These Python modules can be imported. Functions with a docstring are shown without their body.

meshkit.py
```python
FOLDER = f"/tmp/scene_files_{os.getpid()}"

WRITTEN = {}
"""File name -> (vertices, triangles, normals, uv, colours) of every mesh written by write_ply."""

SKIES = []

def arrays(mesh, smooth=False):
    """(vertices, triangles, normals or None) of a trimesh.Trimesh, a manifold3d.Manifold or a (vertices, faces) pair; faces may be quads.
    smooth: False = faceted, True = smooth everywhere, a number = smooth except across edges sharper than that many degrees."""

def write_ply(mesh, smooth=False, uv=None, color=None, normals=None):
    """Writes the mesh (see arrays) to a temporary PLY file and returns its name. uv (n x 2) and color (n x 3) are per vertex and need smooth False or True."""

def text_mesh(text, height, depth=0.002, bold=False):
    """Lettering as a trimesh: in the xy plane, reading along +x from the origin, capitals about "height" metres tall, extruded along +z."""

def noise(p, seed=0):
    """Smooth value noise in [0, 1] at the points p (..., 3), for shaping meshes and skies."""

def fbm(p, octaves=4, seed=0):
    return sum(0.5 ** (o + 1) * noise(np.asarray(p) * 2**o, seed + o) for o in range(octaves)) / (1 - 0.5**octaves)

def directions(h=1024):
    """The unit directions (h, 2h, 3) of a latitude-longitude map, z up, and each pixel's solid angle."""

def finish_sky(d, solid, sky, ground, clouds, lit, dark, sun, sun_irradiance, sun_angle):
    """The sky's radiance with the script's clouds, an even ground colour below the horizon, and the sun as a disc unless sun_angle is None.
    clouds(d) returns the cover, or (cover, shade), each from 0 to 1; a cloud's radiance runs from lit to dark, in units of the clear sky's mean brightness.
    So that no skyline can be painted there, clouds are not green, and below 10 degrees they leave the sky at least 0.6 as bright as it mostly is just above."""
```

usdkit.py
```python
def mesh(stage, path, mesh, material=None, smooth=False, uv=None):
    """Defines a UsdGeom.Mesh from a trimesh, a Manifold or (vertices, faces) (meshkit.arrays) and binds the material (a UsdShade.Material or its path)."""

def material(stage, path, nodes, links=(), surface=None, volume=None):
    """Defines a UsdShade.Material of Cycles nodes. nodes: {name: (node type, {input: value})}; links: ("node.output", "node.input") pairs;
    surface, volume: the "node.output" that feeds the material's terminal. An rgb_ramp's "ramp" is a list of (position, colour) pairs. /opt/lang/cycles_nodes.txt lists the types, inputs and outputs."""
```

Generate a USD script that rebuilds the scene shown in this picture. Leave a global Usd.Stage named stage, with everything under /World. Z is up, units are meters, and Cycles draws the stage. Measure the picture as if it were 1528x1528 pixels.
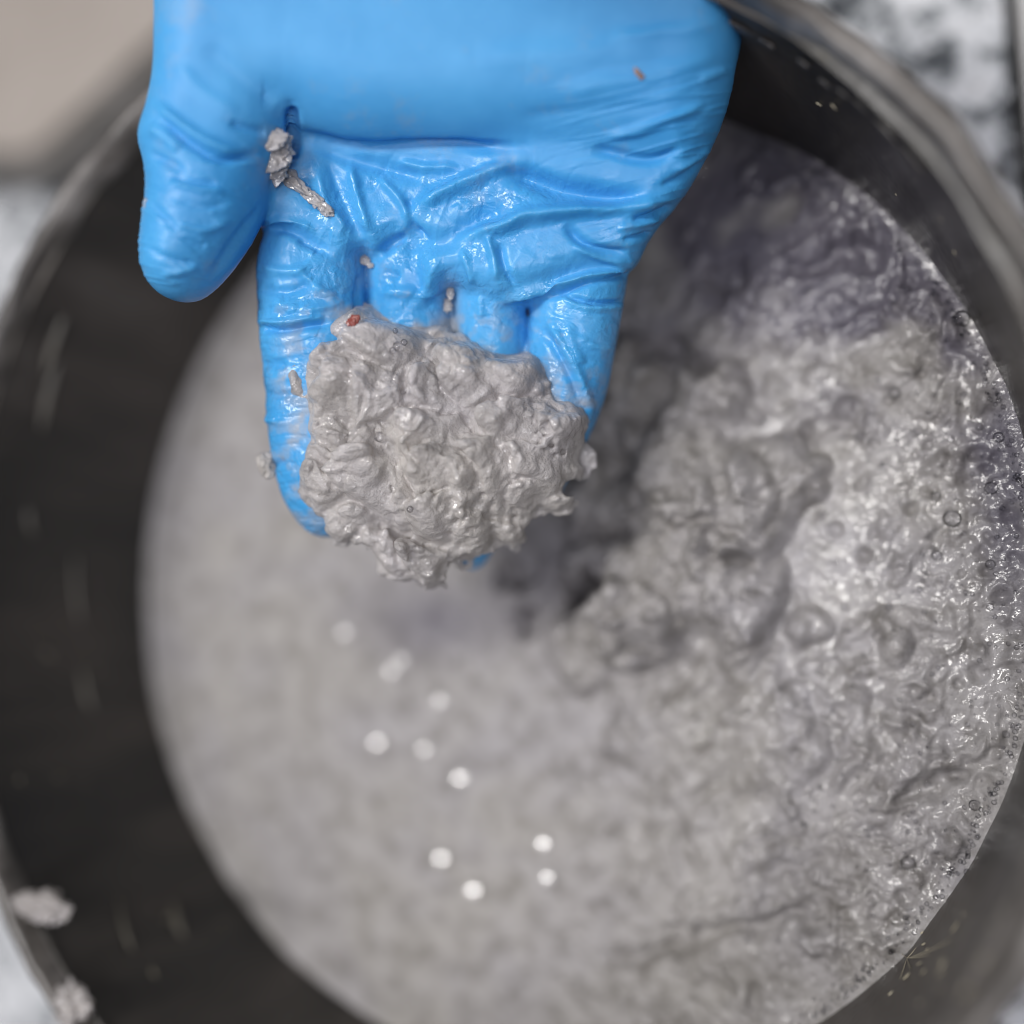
import math, numpy as np, trimesh, usdkit
from meshkit import noise, fbm
from scipy import sparse
from scipy.interpolate import RBFInterpolator
from scipy.ndimage import gaussian_filter
from pxr import Usd, UsdGeom, UsdLux, UsdShade, Gf, Sdf, Vt

stage = Usd.Stage.CreateInMemory()
UsdGeom.SetStageUpAxis(stage, UsdGeom.Tokens.z)
UsdGeom.SetStageMetersPerUnit(stage, 1.0)
UsdGeom.Xform.Define(stage, '/World'); UsdGeom.Scope.Define(stage, '/World/Looks')

# ---------------------------------------------------------------- camera
F, W0 = 1500.0, 1528.0                                   # focal length and width in photo pixels
CAM = np.array([0.1124, -0.0044, 0.2277])
_zc = np.array([0.4841, 0.08, 1.0]); _zc /= np.linalg.norm(_zc)
_x = np.array([1.0, 0, 0]); _x -= _x @ _zc * _zc; _x /= np.linalg.norm(_x)
_M = np.stack([_x, np.cross(-_zc, _x), -_zc], 1)         # world -> (right, down, forward)
RIGHT, UP, FWD = _M[0], -_M[1], _M[2]
FOCUS, FSTOP = 0.1972, 2.1
cam = UsdGeom.Camera.Define(stage, '/World/camera')
m4 = Gf.Matrix4d(*[*map(float, RIGHT), 0, *map(float, UP), 0, *map(float, -FWD), 0, *map(float, CAM), 1])
cam.AddTransformOp().Set(m4)
cam.CreateHorizontalApertureAttr(36.0); cam.CreateVerticalApertureAttr(36.0)
cam.CreateFocalLengthAttr(36.0 * F / W0); cam.CreateClippingRangeAttr(Gf.Vec2f(0.01, 50))
cam.CreateFocusDistanceAttr(FOCUS); cam.CreateFStopAttr(FSTOP)
cam.CreateExposureAttr(0.0)

# ---------------------------------------------------------------- key lamp, then two added fill lights (no sky, no sun)
def aim(p, target=(0, 0, 0)):
    p = np.array(p, float); b = p - np.array(target, float); b /= np.linalg.norm(b)
    r = np.cross([0, 1, 0.001], b); r /= np.linalg.norm(r); u = np.cross(b, r)
    return Gf.Matrix4d(*[*map(float, r), 0, *map(float, u), 0, *map(float, b), 0, *map(float, p), 1])
KEY_POS = np.array([-0.36, 0.34, 1.84])
key = UsdLux.RectLight.Define(stage, '/World/key_lamp')
key.AddTransformOp().Set(aim(KEY_POS)); key.CreateWidthAttr(0.80); key.CreateHeightAttr(0.30); key.CreateIntensityAttr(34.5)
key.CreateColorAttr(Gf.Vec3f(1.0, 0.97, 0.93))
side = UsdLux.RectLight.Define(stage, '/World/added_side_fill')  # added light, lifts the shadow beside the hand and the left wall
side.AddTransformOp().Set(aim((0.95, -0.40, 1.60))); side.CreateWidthAttr(0.6); side.CreateHeightAttr(0.35); side.CreateIntensityAttr(13.0)
side.CreateColorAttr(Gf.Vec3f(0.96, 0.95, 1.0))
fill = UsdLux.RectLight.Define(stage, '/World/added_bounce_fill')  # added soft panel standing in for light bounced around the room
fill.AddTransformOp().Set(aim((0.1, -0.3, 2.4))); fill.CreateWidthAttr(3.2); fill.CreateHeightAttr(3.0); fill.CreateIntensityAttr(1.3)
fill.CreateColorAttr(Gf.Vec3f(0.92, 0.90, 1.0))

# ---------------------------------------------------------------- helpers
def at(px, py, depth):
    """world point on the ray through a photo pixel at a depth along the view axis"""
    return CAM + depth * (FWD + (px - 764) / F * RIGHT - (py - 764) / F * UP)
def on_plane(px, py, z):
    d = FWD + (np.asarray(px, float)[..., None] - 764) / F * RIGHT - (np.asarray(py, float)[..., None] - 764) / F * UP
    return CAM + d * ((z - CAM[2]) / d[..., 2])[..., None]
def pix(P):
    q = (P - CAM); zz = q @ FWD
    return 764 + F * (q @ RIGHT) / zz, 764 - F * (q @ UP) / zz
_used = {}
def numbered(path):
    n = _used.get(path, 0); _used[path] = n + 1
    return path if n == 0 else f'{path}_{n:03d}'
def obj(name, mesh, mat, parent='/World', smooth=False, vars=None):
    v = mesh if isinstance(mesh, tuple) else (np.array(mesh.vertices), np.array(mesh.faces))
    m = usdkit.mesh(stage, numbered(f'{parent}/{name}'), v, mat, smooth=smooth)
    for k, a in (vars or {}).items():
        UsdGeom.PrimvarsAPI(m).CreatePrimvar(k, Sdf.ValueTypeNames.FloatArray, 'vertex').Set(Vt.FloatArray.FromNumpy(np.asarray(a, np.float32)))
    return m.GetPrim()
def tag(p, label=None, cat=None, group=None, kind=None):
    for k, v in (('label', label), ('category', cat), ('group', group), ('kind', kind)):
        if v: p.SetCustomDataByKey(k, v)
    return p
def xform(name):
    return UsdGeom.Xform.Define(stage, numbered(f'/World/{name}')).GetPrim()
def sstep(a, b, x):
    t = np.clip((x - a) / (b - a), 0, 1); return t * t * (3 - 2 * t)
def smin(a, b, k):
    h = np.maximum(k - np.abs(a - b), 0) / k
    return np.minimum(a, b) - h * h * k * 0.25
def poly_sd(X, Y, pts):
    """signed distance to a polygon, negative inside"""
    p = np.asarray(pts, float); d2 = np.full(X.shape, 1e18); inside = np.zeros(X.shape, bool)
    for a, b in zip(p, np.roll(p, -1, 0)):
        e = b - a; l = max(e @ e, 1e-12)
        t = np.clip(((X - a[0]) * e[0] + (Y - a[1]) * e[1]) / l, 0, 1)
        d2 = np.minimum(d2, (X - a[0] - t * e[0]) ** 2 + (Y - a[1] - t * e[1]) ** 2)
        c = (a[1] > Y) != (b[1] > Y)
        if e[1] != 0: inside ^= c & (X < a[0] + (Y - a[1]) * e[0] / e[1])
    return np.where(inside, -1, 1) * np.sqrt(d2)
def smooth_poly(pts, n=2):
    p = np.asarray(pts, float)
    for _ in range(n): q = np.roll(p, -1, 0); p = np.stack([.75 * p + .25 * q, .25 * p + .75 * q], 1).reshape(-1, 2)
    return p
def line_d(X, Y, pts):
    """distance to a polyline and the parameter 0..1 along it"""
    p = np.asarray(pts, float); best = np.full(X.shape, 1e18); par = np.zeros(X.shape)
    seg = np.linalg.norm(np.diff(p, axis=0), axis=1); L = seg.sum(); acc = 0
    for a, b, s in zip(p[:-1], p[1:], seg):
        e = b - a; t = np.clip(((X - a[0]) * e[0] + (Y - a[1]) * e[1]) / (s * s), 0, 1)
        d = (X - a[0] - t * e[0]) ** 2 + (Y - a[1] - t * e[1]) ** 2
        w = d < best; best = np.where(w, d, best); par = np.where(w, (acc + t * s) / L, par); acc += s
    return np.sqrt(best), par
def smooth_line(pts, n=2):
    p = np.asarray(pts, float)
    for _ in range(n):
        q = np.stack([.75 * p[:-1] + .25 * p[1:], .25 * p[:-1] + .75 * p[1:]], 1).reshape(-1, 2)
        p = np.vstack([p[:1], q, p[-1:]])
    return p
def surface_nets(f, origin, h):
    """closed quad surface f = 0 of a sampled field (negative inside)"""
    s = f < 0
    idx = np.full(np.array(f.shape) - 1, -1, np.int64)
    c = [s[a:a + f.shape[0] - 1, b:b + f.shape[1] - 1, d:d + f.shape[2] - 1] for a in (0, 1) for b in (0, 1) for d in (0, 1)]
    tot = sum(x.astype(np.int8) for x in c); cells = np.argwhere((tot > 0) & (tot < 8))
    idx[tuple(cells.T)] = np.arange(len(cells))
    acc = np.zeros((len(cells), 3)); cnt = np.zeros(len(cells))
    corner = np.array([(a, b, d) for a in (0, 1) for b in (0, 1) for d in (0, 1)])
    val = [f[tuple((cells + k).T)] for k in corner]
    for i in range(8):
        for j in range(i + 1, 8):
            if np.abs(corner[i] - corner[j]).sum() != 1: continue
            x = (val[i] < 0) != (val[j] < 0)
            t = val[i][x] / (val[i][x] - val[j][x])
            acc[x] += corner[i] + t[:, None] * (corner[j] - corner[i]); cnt[x] += 1
    V = origin + h * (cells + acc / cnt[:, None])
    Fq = []
    for ax in range(3):
        sl0 = [slice(1, -1)] * 3; sl1 = [slice(1, -1)] * 3; sl0[ax] = slice(0, -1); sl1[ax] = slice(1, None)
        a, b = s[tuple(sl0)], s[tuple(sl1)]
        e = np.argwhere(a != b); off = np.ones(3, int); off[ax] = 0; e = e + off
        o1, o2 = [(1, 2), (2, 0), (0, 1)][ax]
        d1 = np.zeros(3, int); d1[o1] = 1; d2 = np.zeros(3, int); d2[o2] = 1
        q = np.stack([idx[tuple(e.T)], idx[tuple((e - d1).T)], idx[tuple((e - d1 - d2).T)], idx[tuple((e - d2).T)]], 1)
        inside_low = s[tuple((e).T)]
        q = np.where(inside_low[:, None], q, q[:, ::-1])
        Fq.append(q)
    q = np.vstack(Fq); q = q[(q >= 0).all(1)]
    return V, np.vstack([q[:, [0, 1, 2]], q[:, [0, 2, 3]]])
def worley(p, seed):
    tab = np.random.default_rng(seed).random((8192, 3)).astype(np.float32); p = p.astype(np.float32); i = np.floor(p).astype(np.int64); best = np.full(p.shape[:-1], 9.0, np.float32); sec = best.copy()
    for a in (-1, 0, 1):
        for b in (-1, 0, 1):
            for c in (-1, 0, 1):
                n = i + [a, b, c]; o = tab[((n[..., 0] * 73856093) ^ (n[..., 1] * 19349663) ^ (n[..., 2] * 83492791)) & 8191]
                d = np.sqrt(((n.astype(np.float32) + o - p) ** 2).sum(-1)).astype(np.float32); sec = np.minimum(sec, np.maximum(best, d)); best = np.minimum(best, d)
    return best, sec
def relax(V, Fc, n, lam=0.5, mu=-0.52):
    e = np.vstack([Fc[:, [0, 1]], Fc[:, [1, 2]], Fc[:, [2, 0]]]); e = np.vstack([e, e[:, ::-1]])
    A = sparse.csr_matrix((np.ones(len(e)), (e[:, 0], e[:, 1])), (len(V), len(V))); A.data[:] = 1
    D = 1 / np.maximum(np.asarray(A.sum(1)).ravel(), 1)
    for i in range(n):
        for k in ((lam, mu) if mu else (lam,)): V = V + k * (D[:, None] * (A @ V) - V)
    return V
def subdivide(V, Fc):
    e = np.sort(np.vstack([Fc[:, [0, 1]], Fc[:, [1, 2]], Fc[:, [2, 0]]]), 1)
    k = e[:, 0].astype(np.int64) * len(V) + e[:, 1]; u, inv = np.unique(k, return_inverse=True)
    mid = 0.5 * (V[u // len(V)] + V[u % len(V)]); n = len(Fc); m = len(V) + inv
    a, b, c = Fc.T; ab, bc, ca = m[:n], m[n:2 * n], m[2 * n:]
    return np.vstack([V, mid]), np.vstack([np.stack(t, 1) for t in ((a, ab, ca), (b, bc, ab), (c, ca, bc), (ab, bc, ca))])
def normals(V, Fc):
    fn = np.cross(V[Fc[:, 1]] - V[Fc[:, 0]], V[Fc[:, 2]] - V[Fc[:, 0]]); n = np.zeros_like(V)
    for k in range(3): np.add.at(n, Fc[:, k], fn)
    return n / np.maximum(np.linalg.norm(n, axis=1, keepdims=True), 1e-20)
def lathe(prof, n=256, closed=False):
    p = np.asarray(prof, float); k = len(p); a = np.arange(n) / n * 2 * np.pi
    V = np.stack([np.outer(np.cos(a), p[:, 0]), np.outer(np.sin(a), p[:, 0]), np.tile(p[:, 1], (n, 1))], -1).reshape(-1, 3)
    f = []
    for j in range(k - 1 + closed):
        j2 = (j + 1) % k; i = np.arange(n); i2 = (i + 1) % n
        f.append(np.stack([i * k + j, i2 * k + j, i2 * k + j2, i * k + j2], 1))
    q = np.vstack(f); return V, np.vstack([q[:, [0, 1, 2]], q[:, [0, 2, 3]]])
def join(parts):
    V, Fc, n = [], [], 0
    for v, f in parts: V.append(v); Fc.append(np.asarray(f) + n); n += len(v)
    return np.vstack(V), np.vstack(Fc)
def box(x0, x1, y0, y1, z0, z1):
    b = trimesh.creation.box((x1 - x0, y1 - y0, z1 - z0)); b.apply_translation(((x0 + x1) / 2, (y0 + y1) / 2, (z0 + z1) / 2)); return b
def blob(center, radii, seed, amp=0.3, freq=2.0, sub=3, R=None):
    s = trimesh.creation.icosphere(subdivisions=sub); v = s.vertices
    r = 1 + amp * (2 * fbm(v * freq + seed * 7.3 + 50, 3, seed) - 1) * 1.6
    v = v * r[:, None] * np.asarray(radii)
    if R is not None: v = v @ R
    return v + np.asarray(center), s.faces
CAMR = np.stack([RIGHT, UP, -FWD])                       # rows: hand frame axes

# ---------------------------------------------------------------- materials
def mat(name, nodes, links, surface='p.BSDF'):
    return usdkit.material(stage, f'/World/Looks/{name}', nodes, links, surface=surface)
def simple(name, c1, c2, scale, rough, bump=0.0, bscale=None, detail=4, **kw):
    return mat(name, {'g': ('geometry', {}), 'n': ('noise_texture', {'scale': scale, 'detail': detail}),
        'r': ('rgb_ramp', {'ramp': [(0.3, c1), (0.7, c2)]}), 'b': ('noise_texture', {'scale': bscale or scale * 3, 'detail': 4}),
        'bm': ('bump', {'strength': min(bump * 400, 1.0), 'distance': 0.0008}), 'p': ('principled_bsdf', {'roughness': rough, **kw})},
        [('g.position', 'n.vector'), ('g.position', 'b.vector'), ('n.fac', 'r.fac'), ('r.color', 'p.base_color')] + ([('b.fac', 'bm.height'), ('bm.normal', 'p.normal')] if bump else []))

M_board = simple('pale_board', (.30, .265, .235), (.38, .345, .31), 14, .5, .0006, 120)
M_edge = simple('edging', (.10, .095, .085), (.17, .16, .15), 60, .5, .0004, 300)
M_floor = simple('floor_tile', (.50, .50, .49), (.58, .58, .57), 3, .45)
M_granite = mat('granite', {'g': ('geometry', {}), 'n1': ('noise_texture', {'scale': 95, 'detail': 5, 'roughness': .65, 'distortion': .6}),
    'n2': ('noise_texture', {'scale': 240, 'detail': 4, 'roughness': .7}), 'r1': ('rgb_ramp', {'ramp': [(0.36, (.02, .022, .03)), (.43, (.22, .24, .25)), (.50, (.60, .62, .64)), (.7, (.78, .79, .80))]}),
    'r2': ('rgb_ramp', {'ramp': [(0.33, (.06, .065, .07)), (.42, (1, 1, 1)), (1, (1, 1, 1))]}), 'x': ('mix', {'mix_type': 'multiply', 'fac': 1.0}), 'p': ('principled_bsdf', {'roughness': .18})},
    [('g.position', 'n1.vector'), ('g.position', 'n2.vector'), ('n1.fac', 'r1.fac'), ('n2.fac', 'r2.fac'), ('r1.color', 'x.color1'), ('r2.color', 'x.color2'), ('x.color', 'p.base_color')])
M_bucket = mat('black_plastic', {'g': ('geometry', {}), 'mp': ('mapping', {'scale': (1.6, 1.6, .35)}), 'n': ('noise_texture', {'scale': 17, 'detail': 6, 'roughness': .6}),
    'r': ('rgb_ramp', {'ramp': [(.35, (.026, .026, .026)), (.48, (.042, .040, .036)), (.58, (.068, .060, .053)), (.72, (.13, .12, .108))]}),
    'rr': ('rgb_ramp', {'ramp': [(.3, (.24, .24, .24)), (.7, (.48, .48, .48))]}),
    'b': ('noise_texture', {'scale': 420, 'detail': 3}), 'bm': ('bump', {'strength': .25, 'distance': .0004}), 'p': ('principled_bsdf', {'specular_ior_level': .32})},
    [('g.position', 'mp.vector'), ('mp.vector', 'n.vector'), ('g.position', 'b.vector'), ('n.fac', 'r.fac'), ('n.fac', 'rr.fac'), ('r.color', 'p.base_color'), ('rr.color', 'p.roughness'), ('b.fac', 'bm.height'), ('bm.normal', 'p.normal')])
M_rim = mat('rim_plastic', {'g': ('geometry', {}), 'n': ('noise_texture', {'scale': 38, 'detail': 6, 'roughness': .65}),
    'r': ('rgb_ramp', {'ramp': [(.34, (.035, .032, .029)), (.5, (.10, .092, .084)), (.68, (.24, .228, .215))]}), 'b': ('noise_texture', {'scale': 500, 'detail': 3}), 'bm': ('bump', {'strength': .3, 'distance': .0004}), 'p': ('principled_bsdf', {'roughness': .33})},
    [('g.position', 'n.vector'), ('g.position', 'b.vector'), ('n.fac', 'r.fac'), ('r.color', 'p.base_color'), ('b.fac', 'bm.height'), ('bm.normal', 'p.normal')])
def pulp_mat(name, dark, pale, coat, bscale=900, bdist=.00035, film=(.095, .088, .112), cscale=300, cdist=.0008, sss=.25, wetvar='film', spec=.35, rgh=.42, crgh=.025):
    # attribute "thin": watery film and painted hand shade; the coat is the water on it
    return mat(name, {'g': ('geometry', {}), 'a': ('attribute', {'attribute': 'thin_and_shade'}), 'w': ('attribute', {'attribute': wetvar}), 'wm': ('math', {'math_type': 'multiply'}),
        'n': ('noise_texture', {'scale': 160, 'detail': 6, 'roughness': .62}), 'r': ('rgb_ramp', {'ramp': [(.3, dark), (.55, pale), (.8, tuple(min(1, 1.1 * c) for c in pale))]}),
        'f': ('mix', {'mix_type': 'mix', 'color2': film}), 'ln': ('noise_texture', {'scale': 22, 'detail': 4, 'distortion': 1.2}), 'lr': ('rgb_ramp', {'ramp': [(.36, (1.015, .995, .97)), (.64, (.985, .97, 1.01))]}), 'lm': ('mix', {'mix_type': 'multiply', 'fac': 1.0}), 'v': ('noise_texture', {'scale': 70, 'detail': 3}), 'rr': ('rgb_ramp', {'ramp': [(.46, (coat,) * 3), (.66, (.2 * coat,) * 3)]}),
        'b': ('noise_texture', {'scale': bscale, 'detail': 5, 'roughness': .62}), 'bm': ('bump', {'strength': .8, 'distance': bdist}),
        'c': ('noise_texture', {'scale': cscale, 'detail': 1.5, 'roughness': .5, 'distortion': .8}), 'cm': ('bump', {'strength': 1.0, 'distance': cdist}),
        'p': ('principled_bsdf', {'roughness': rgh, 'specular_ior_level': spec, 'coat_roughness': crgh, 'coat_ior': 1.6, 'subsurface_weight': sss, 'subsurface_radius': (1, .9, .8), 'subsurface_scale': .0015})},
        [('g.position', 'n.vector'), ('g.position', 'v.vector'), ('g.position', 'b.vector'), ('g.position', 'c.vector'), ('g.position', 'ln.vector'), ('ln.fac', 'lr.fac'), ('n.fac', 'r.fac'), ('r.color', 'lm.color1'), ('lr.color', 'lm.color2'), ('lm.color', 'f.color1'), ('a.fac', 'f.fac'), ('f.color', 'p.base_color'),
         ('v.fac', 'rr.fac'), ('rr.color', 'wm.value1'), ('w.fac', 'wm.value2'), ('wm.value', 'p.coat_weight'), ('b.fac', 'bm.height'), ('bm.normal', 'p.normal'), ('c.fac', 'cm.height'), ('cm.normal', 'p.coat_normal')])
M_pulp = pulp_mat('pulp', (.30, .29, .276), (.47, .455, .438), .8, 1500, .0007, cscale=800, cdist=.00042, spec=.15, rgh=.65, crgh=.018)
M_slurry = pulp_mat('slurry', (.165, .158, .145), (.312, .305, .296), .6, 900, .0004, cscale=560, cdist=.00045, sss=0.0)
M_splash = pulp_mat('dried_pulp', (.29, .275, .255), (.37, .352, .33), .5, 700, .0004)
M_foam = mat('foam_film', {'g': ('geometry', {}), 'fr': ('fresnel', {'IOR': 1.25}), 't': ('transparent_bsdf', {'color': (.90, .90, .91)}), 'gl': ('glossy_bsdf', {'color': (1, 1, 1), 'roughness': .03}), 'x': ('mix_closure', {})},
    [('fr.fac', 'x.fac'), ('t.BSDF', 'x.closure1'), ('gl.BSDF', 'x.closure2')], surface='x.closure')
M_bead = mat('water', {'p': ('principled_bsdf', {'base_color': (.45, .44, .43), 'roughness': .02, 'ior': 1.9, 'specular_ior_level': .5})}, [])
M_glove = mat('nitrile', {'g': ('geometry', {}), 'a': ('attribute', {'attribute': 'wet'}),
    'n': ('noise_texture', {'scale': 24, 'detail': 6, 'roughness': .6}), 'r': ('rgb_ramp', {'ramp': [(.32, (.042, .285, .62)), (.68, (.092, .40, .76))]}),
    'd': ('noise_texture', {'scale': 75, 'detail': 7, 'roughness': .7}), 'dr': ('rgb_ramp', {'ramp': [(.57, (0, 0, 0)), (.80, (.42, .42, .42))]}), 'dm': ('mix', {'mix_type': 'mix', 'color2': (.36, .355, .35)}), 'sa': ('attribute', {'attribute': 'smear'}), 'sx': ('math', {'math_type': 'maximum'}),
    'rr': ('rgb_ramp', {'ramp': [(0, (.52, .52, .52)), (.5, (.26, .26, .26)), (1, (.07, .07, .07))]}),
    'b1': ('noise_texture', {'scale': 420, 'detail': 3, 'roughness': .55, 'distortion': .4}), 'b2': ('noise_texture', {'scale': 2600, 'detail': 2}),
    'bm': ('bump', {'distance': .0006}), 'bm2': ('bump', {'strength': .12, 'distance': .0002}),
    'p': ('principled_bsdf', {'specular_ior_level': .4, 'subsurface_weight': .2, 'subsurface_radius': (.6, .9, 1), 'subsurface_scale': .0012})},
    [('g.position', 'n.vector'), ('n.fac', 'r.fac'), ('g.position', 'd.vector'), ('d.fac', 'dr.fac'), ('dr.color', 'sx.value1'), ('sa.fac', 'sx.value2'), ('sx.value', 'dm.fac'), ('r.color', 'dm.color1'), ('dm.color', 'p.base_color'),
     ('a.fac', 'rr.fac'), ('rr.color', 'p.roughness'), ('g.position', 'b1.vector'), ('g.position', 'b2.vector'), ('b1.fac', 'bm.height'), ('a.fac', 'bm.strength'), ('b2.fac', 'bm2.height'), ('bm.normal', 'bm2.normal'), ('bm2.normal', 'p.normal')])
M_skin = simple('skin', (.42, .25, .17), (.5, .31, .22), 40, .5, .0003, 700)
M_red = simple('red_crumb', (.22, .05, .04), (.30, .09, .07), 400, .25)
M_brown = simple('brown_crumb', (.20, .11, .07), (.33, .22, .16), 500, .4)
M_streak = simple('dried_streak', (.09, .085, .07), (.17, .155, .125), 200, .5)
M_straw = simple('straw', (.42, .38, .26), (.55, .50, .38), 300, .5)

# ================================================================ LARGE STRUCTURE
ZC = -0.055                                               # counter top
e0, e1 = on_plane(np.array([1496., 1514.]), np.array([0., 210.]), ZC)
ed = (e1 - e0) / np.linalg.norm(e1 - e0)
far = lambda s: e0 + ed * s
pl = np.array([far(-0.9)[:2], far(1.1)[:2], far(1.1)[:2] + [-1.3, 0], far(-.9)[:2] + [-1.3, 0]])
from shapely.geometry import Polygon
slab = trimesh.creation.extrude_polygon(Polygon(pl), 0.03, engine='earcut'); slab.apply_translation((0, 0, ZC - 0.03))
tag(obj('granite_counter', slab, M_granite), 'white, grey and black speckled granite counter under the bucket', 'counter', kind='structure')
tag(obj('floor', box(-3, 3, -3, 3, -0.96, -0.95), M_floor), 'pale floor beyond the counter edge', 'floor', kind='structure')
lg = np.array([far(-.9)[:2], far(1.1)[:2], far(1.1)[:2] + [.6, 0], far(-.9)[:2] + [.6, 0]]) + [.004, 0]
ledge = trimesh.creation.extrude_polygon(Polygon(lg), 0.05, engine='earcut'); ledge.apply_translation((0, 0, ZC - 0.056))
tag(obj('ledge', ledge, M_floor), 'smooth pale grey ledge along the right edge of the granite counter', 'ledge')
# pale board lying on the counter at upper left
board = xform('pale_board')
tag(board, 'pale beige board with dark grey edging lying on the granite at upper left', 'board')
_bp = lambda pts, z: on_plane(np.array([p[0] for p in pts], float), np.array([p[1] for p in pts], float), z)[:, :2]
ZB = ZC + .024
top_o = [(-140, 228), (40, 226), (66, 212), (235, 52), (430, -140), (430, -420), (-140, -420)]
bm_ = trimesh.creation.extrude_polygon(Polygon(_bp(top_o, ZB)), .0235, engine='earcut'); bm_.apply_translation((0, 0, ZC + .0005))
obj('panel', bm_, M_board, str(board.GetPath()))
Po = Polygon(_bp(top_o, ZB)); Pe = Po.buffer(.0085, join_style=1).difference(Po.buffer(.0001))
bm_ = trimesh.creation.extrude_polygon(Pe, .021, engine='earcut'); bm_.apply_translation((0, 0, ZC + .0005))
obj('edging', bm_, M_edge, str(board.GetPath()))
# ---------------------------------------------------------------- bucket
RS, ZR = 0.120, 0.0618
bucket = xform('bucket')
tag(bucket, 'round black plastic bucket full of grey pulp on the granite counter', 'bucket')
BP = str(bucket.GetPath())
wall = [(.0, -.0545), (.109, -.0545), (.1125, -.052), (.1148, -.045), (.1200, .0), (.1222, .028), (.1232, .050), (.1240, .0565), (.1230, .0580), (.1262, .0585), (.1270, .050), (.1244, .0), (.1190, -.050), (.1160, -.0549), (.0, -.0549)]
def dense(p, step):
    out = []
    for a, b in zip(p[:-1], p[1:]):
        n = max(1, int(np.hypot(b[0] - a[0], b[1] - a[1]) / step)); out += [(a[0] + (b[0] - a[0]) * i / n, a[1] + (b[1] - a[1]) * i / n) for i in range(n)]
    return out + [p[-1]]
def wobble(V, amp, sc, seed):
    r = np.hypot(V[:, 0], V[:, 1]); k = 1 + amp / np.maximum(r, .02) * (2 * fbm(V * sc + 9, 3, seed) - 1)
    return np.stack([V[:, 0] * k, V[:, 1] * k, V[:, 2]], 1)
v, f = lathe(dense(wall[1:-1], .004), 300)
cap1 = lathe([(.0001, -.0545), (.109, -.0545)], 300)
v, f = join([(v, f), cap1, lathe([(.1160, -.0549), (.0001, -.0549)], 300)])
obj('wall', (wobble(v, .0009, 60, 1), f), M_bucket, BP, smooth=40)
rim_prof = smooth_poly([(.1234, .0560), (.1244, .0605), (.1262, .0626), (.1287, .0619), (.1297, .0590), (.1294, .0500), (.1284, .0485), (.1273, .0520), (.1268, .0570)], 2)
v, f = lathe(rim_prof, 400, closed=True)
v = wobble(v, .0018, 70, 2); v[:, 2] += .0007 * (2 * fbm(v * 55, 3, 4) - 1)
obj('rim', (v, f), M_rim, BP, smooth=True)

# ================================================================ SLURRY
h = 0.00045
g = np.arange(-0.1225, 0.1225, h); X, Y = np.meshgrid(g, g, indexing='ij'); P3 = np.stack([X, Y, 0 * X], -1)
RR = np.hypot(X, Y)
PX, PY = pix(P3)
def wl(px, py): return on_plane(np.array([px], float), np.array([py], float), 0.0)[0]
right = sstep(700, 1250, PX)
wx = X + .006 * (fbm(P3 * 60, 3, 11) - .5) * 2; wy = Y + .006 * (fbm(P3 * 60 + 31, 3, 12) - .5) * 2
Q = np.stack([wx, wy, 0 * wx], -1)
def billow(p, seed, o=3):
    return sum(.5 ** k * np.abs(2 * noise(p * 2 ** k + k * 17.7, seed + k) - 1) for k in range(o)) / 1.75
Z = .0040 * (fbm(Q * 38, 3, 21) - .5) * (0.5 + .5 * right)
Z += .0045 * right * (billow(Q * 95, 22, 3) - .3)
Z += .0019 * right * (fbm(Q * 330, 4, 25) - .5) * 2
Z += .0022 * sstep(760, 1050, PX) * (.35 - billow(Q * 210, 28, 3)) * (.4 + .6 * sstep(.35, .6, fbm(Q * 55, 2, 29)))
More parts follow.
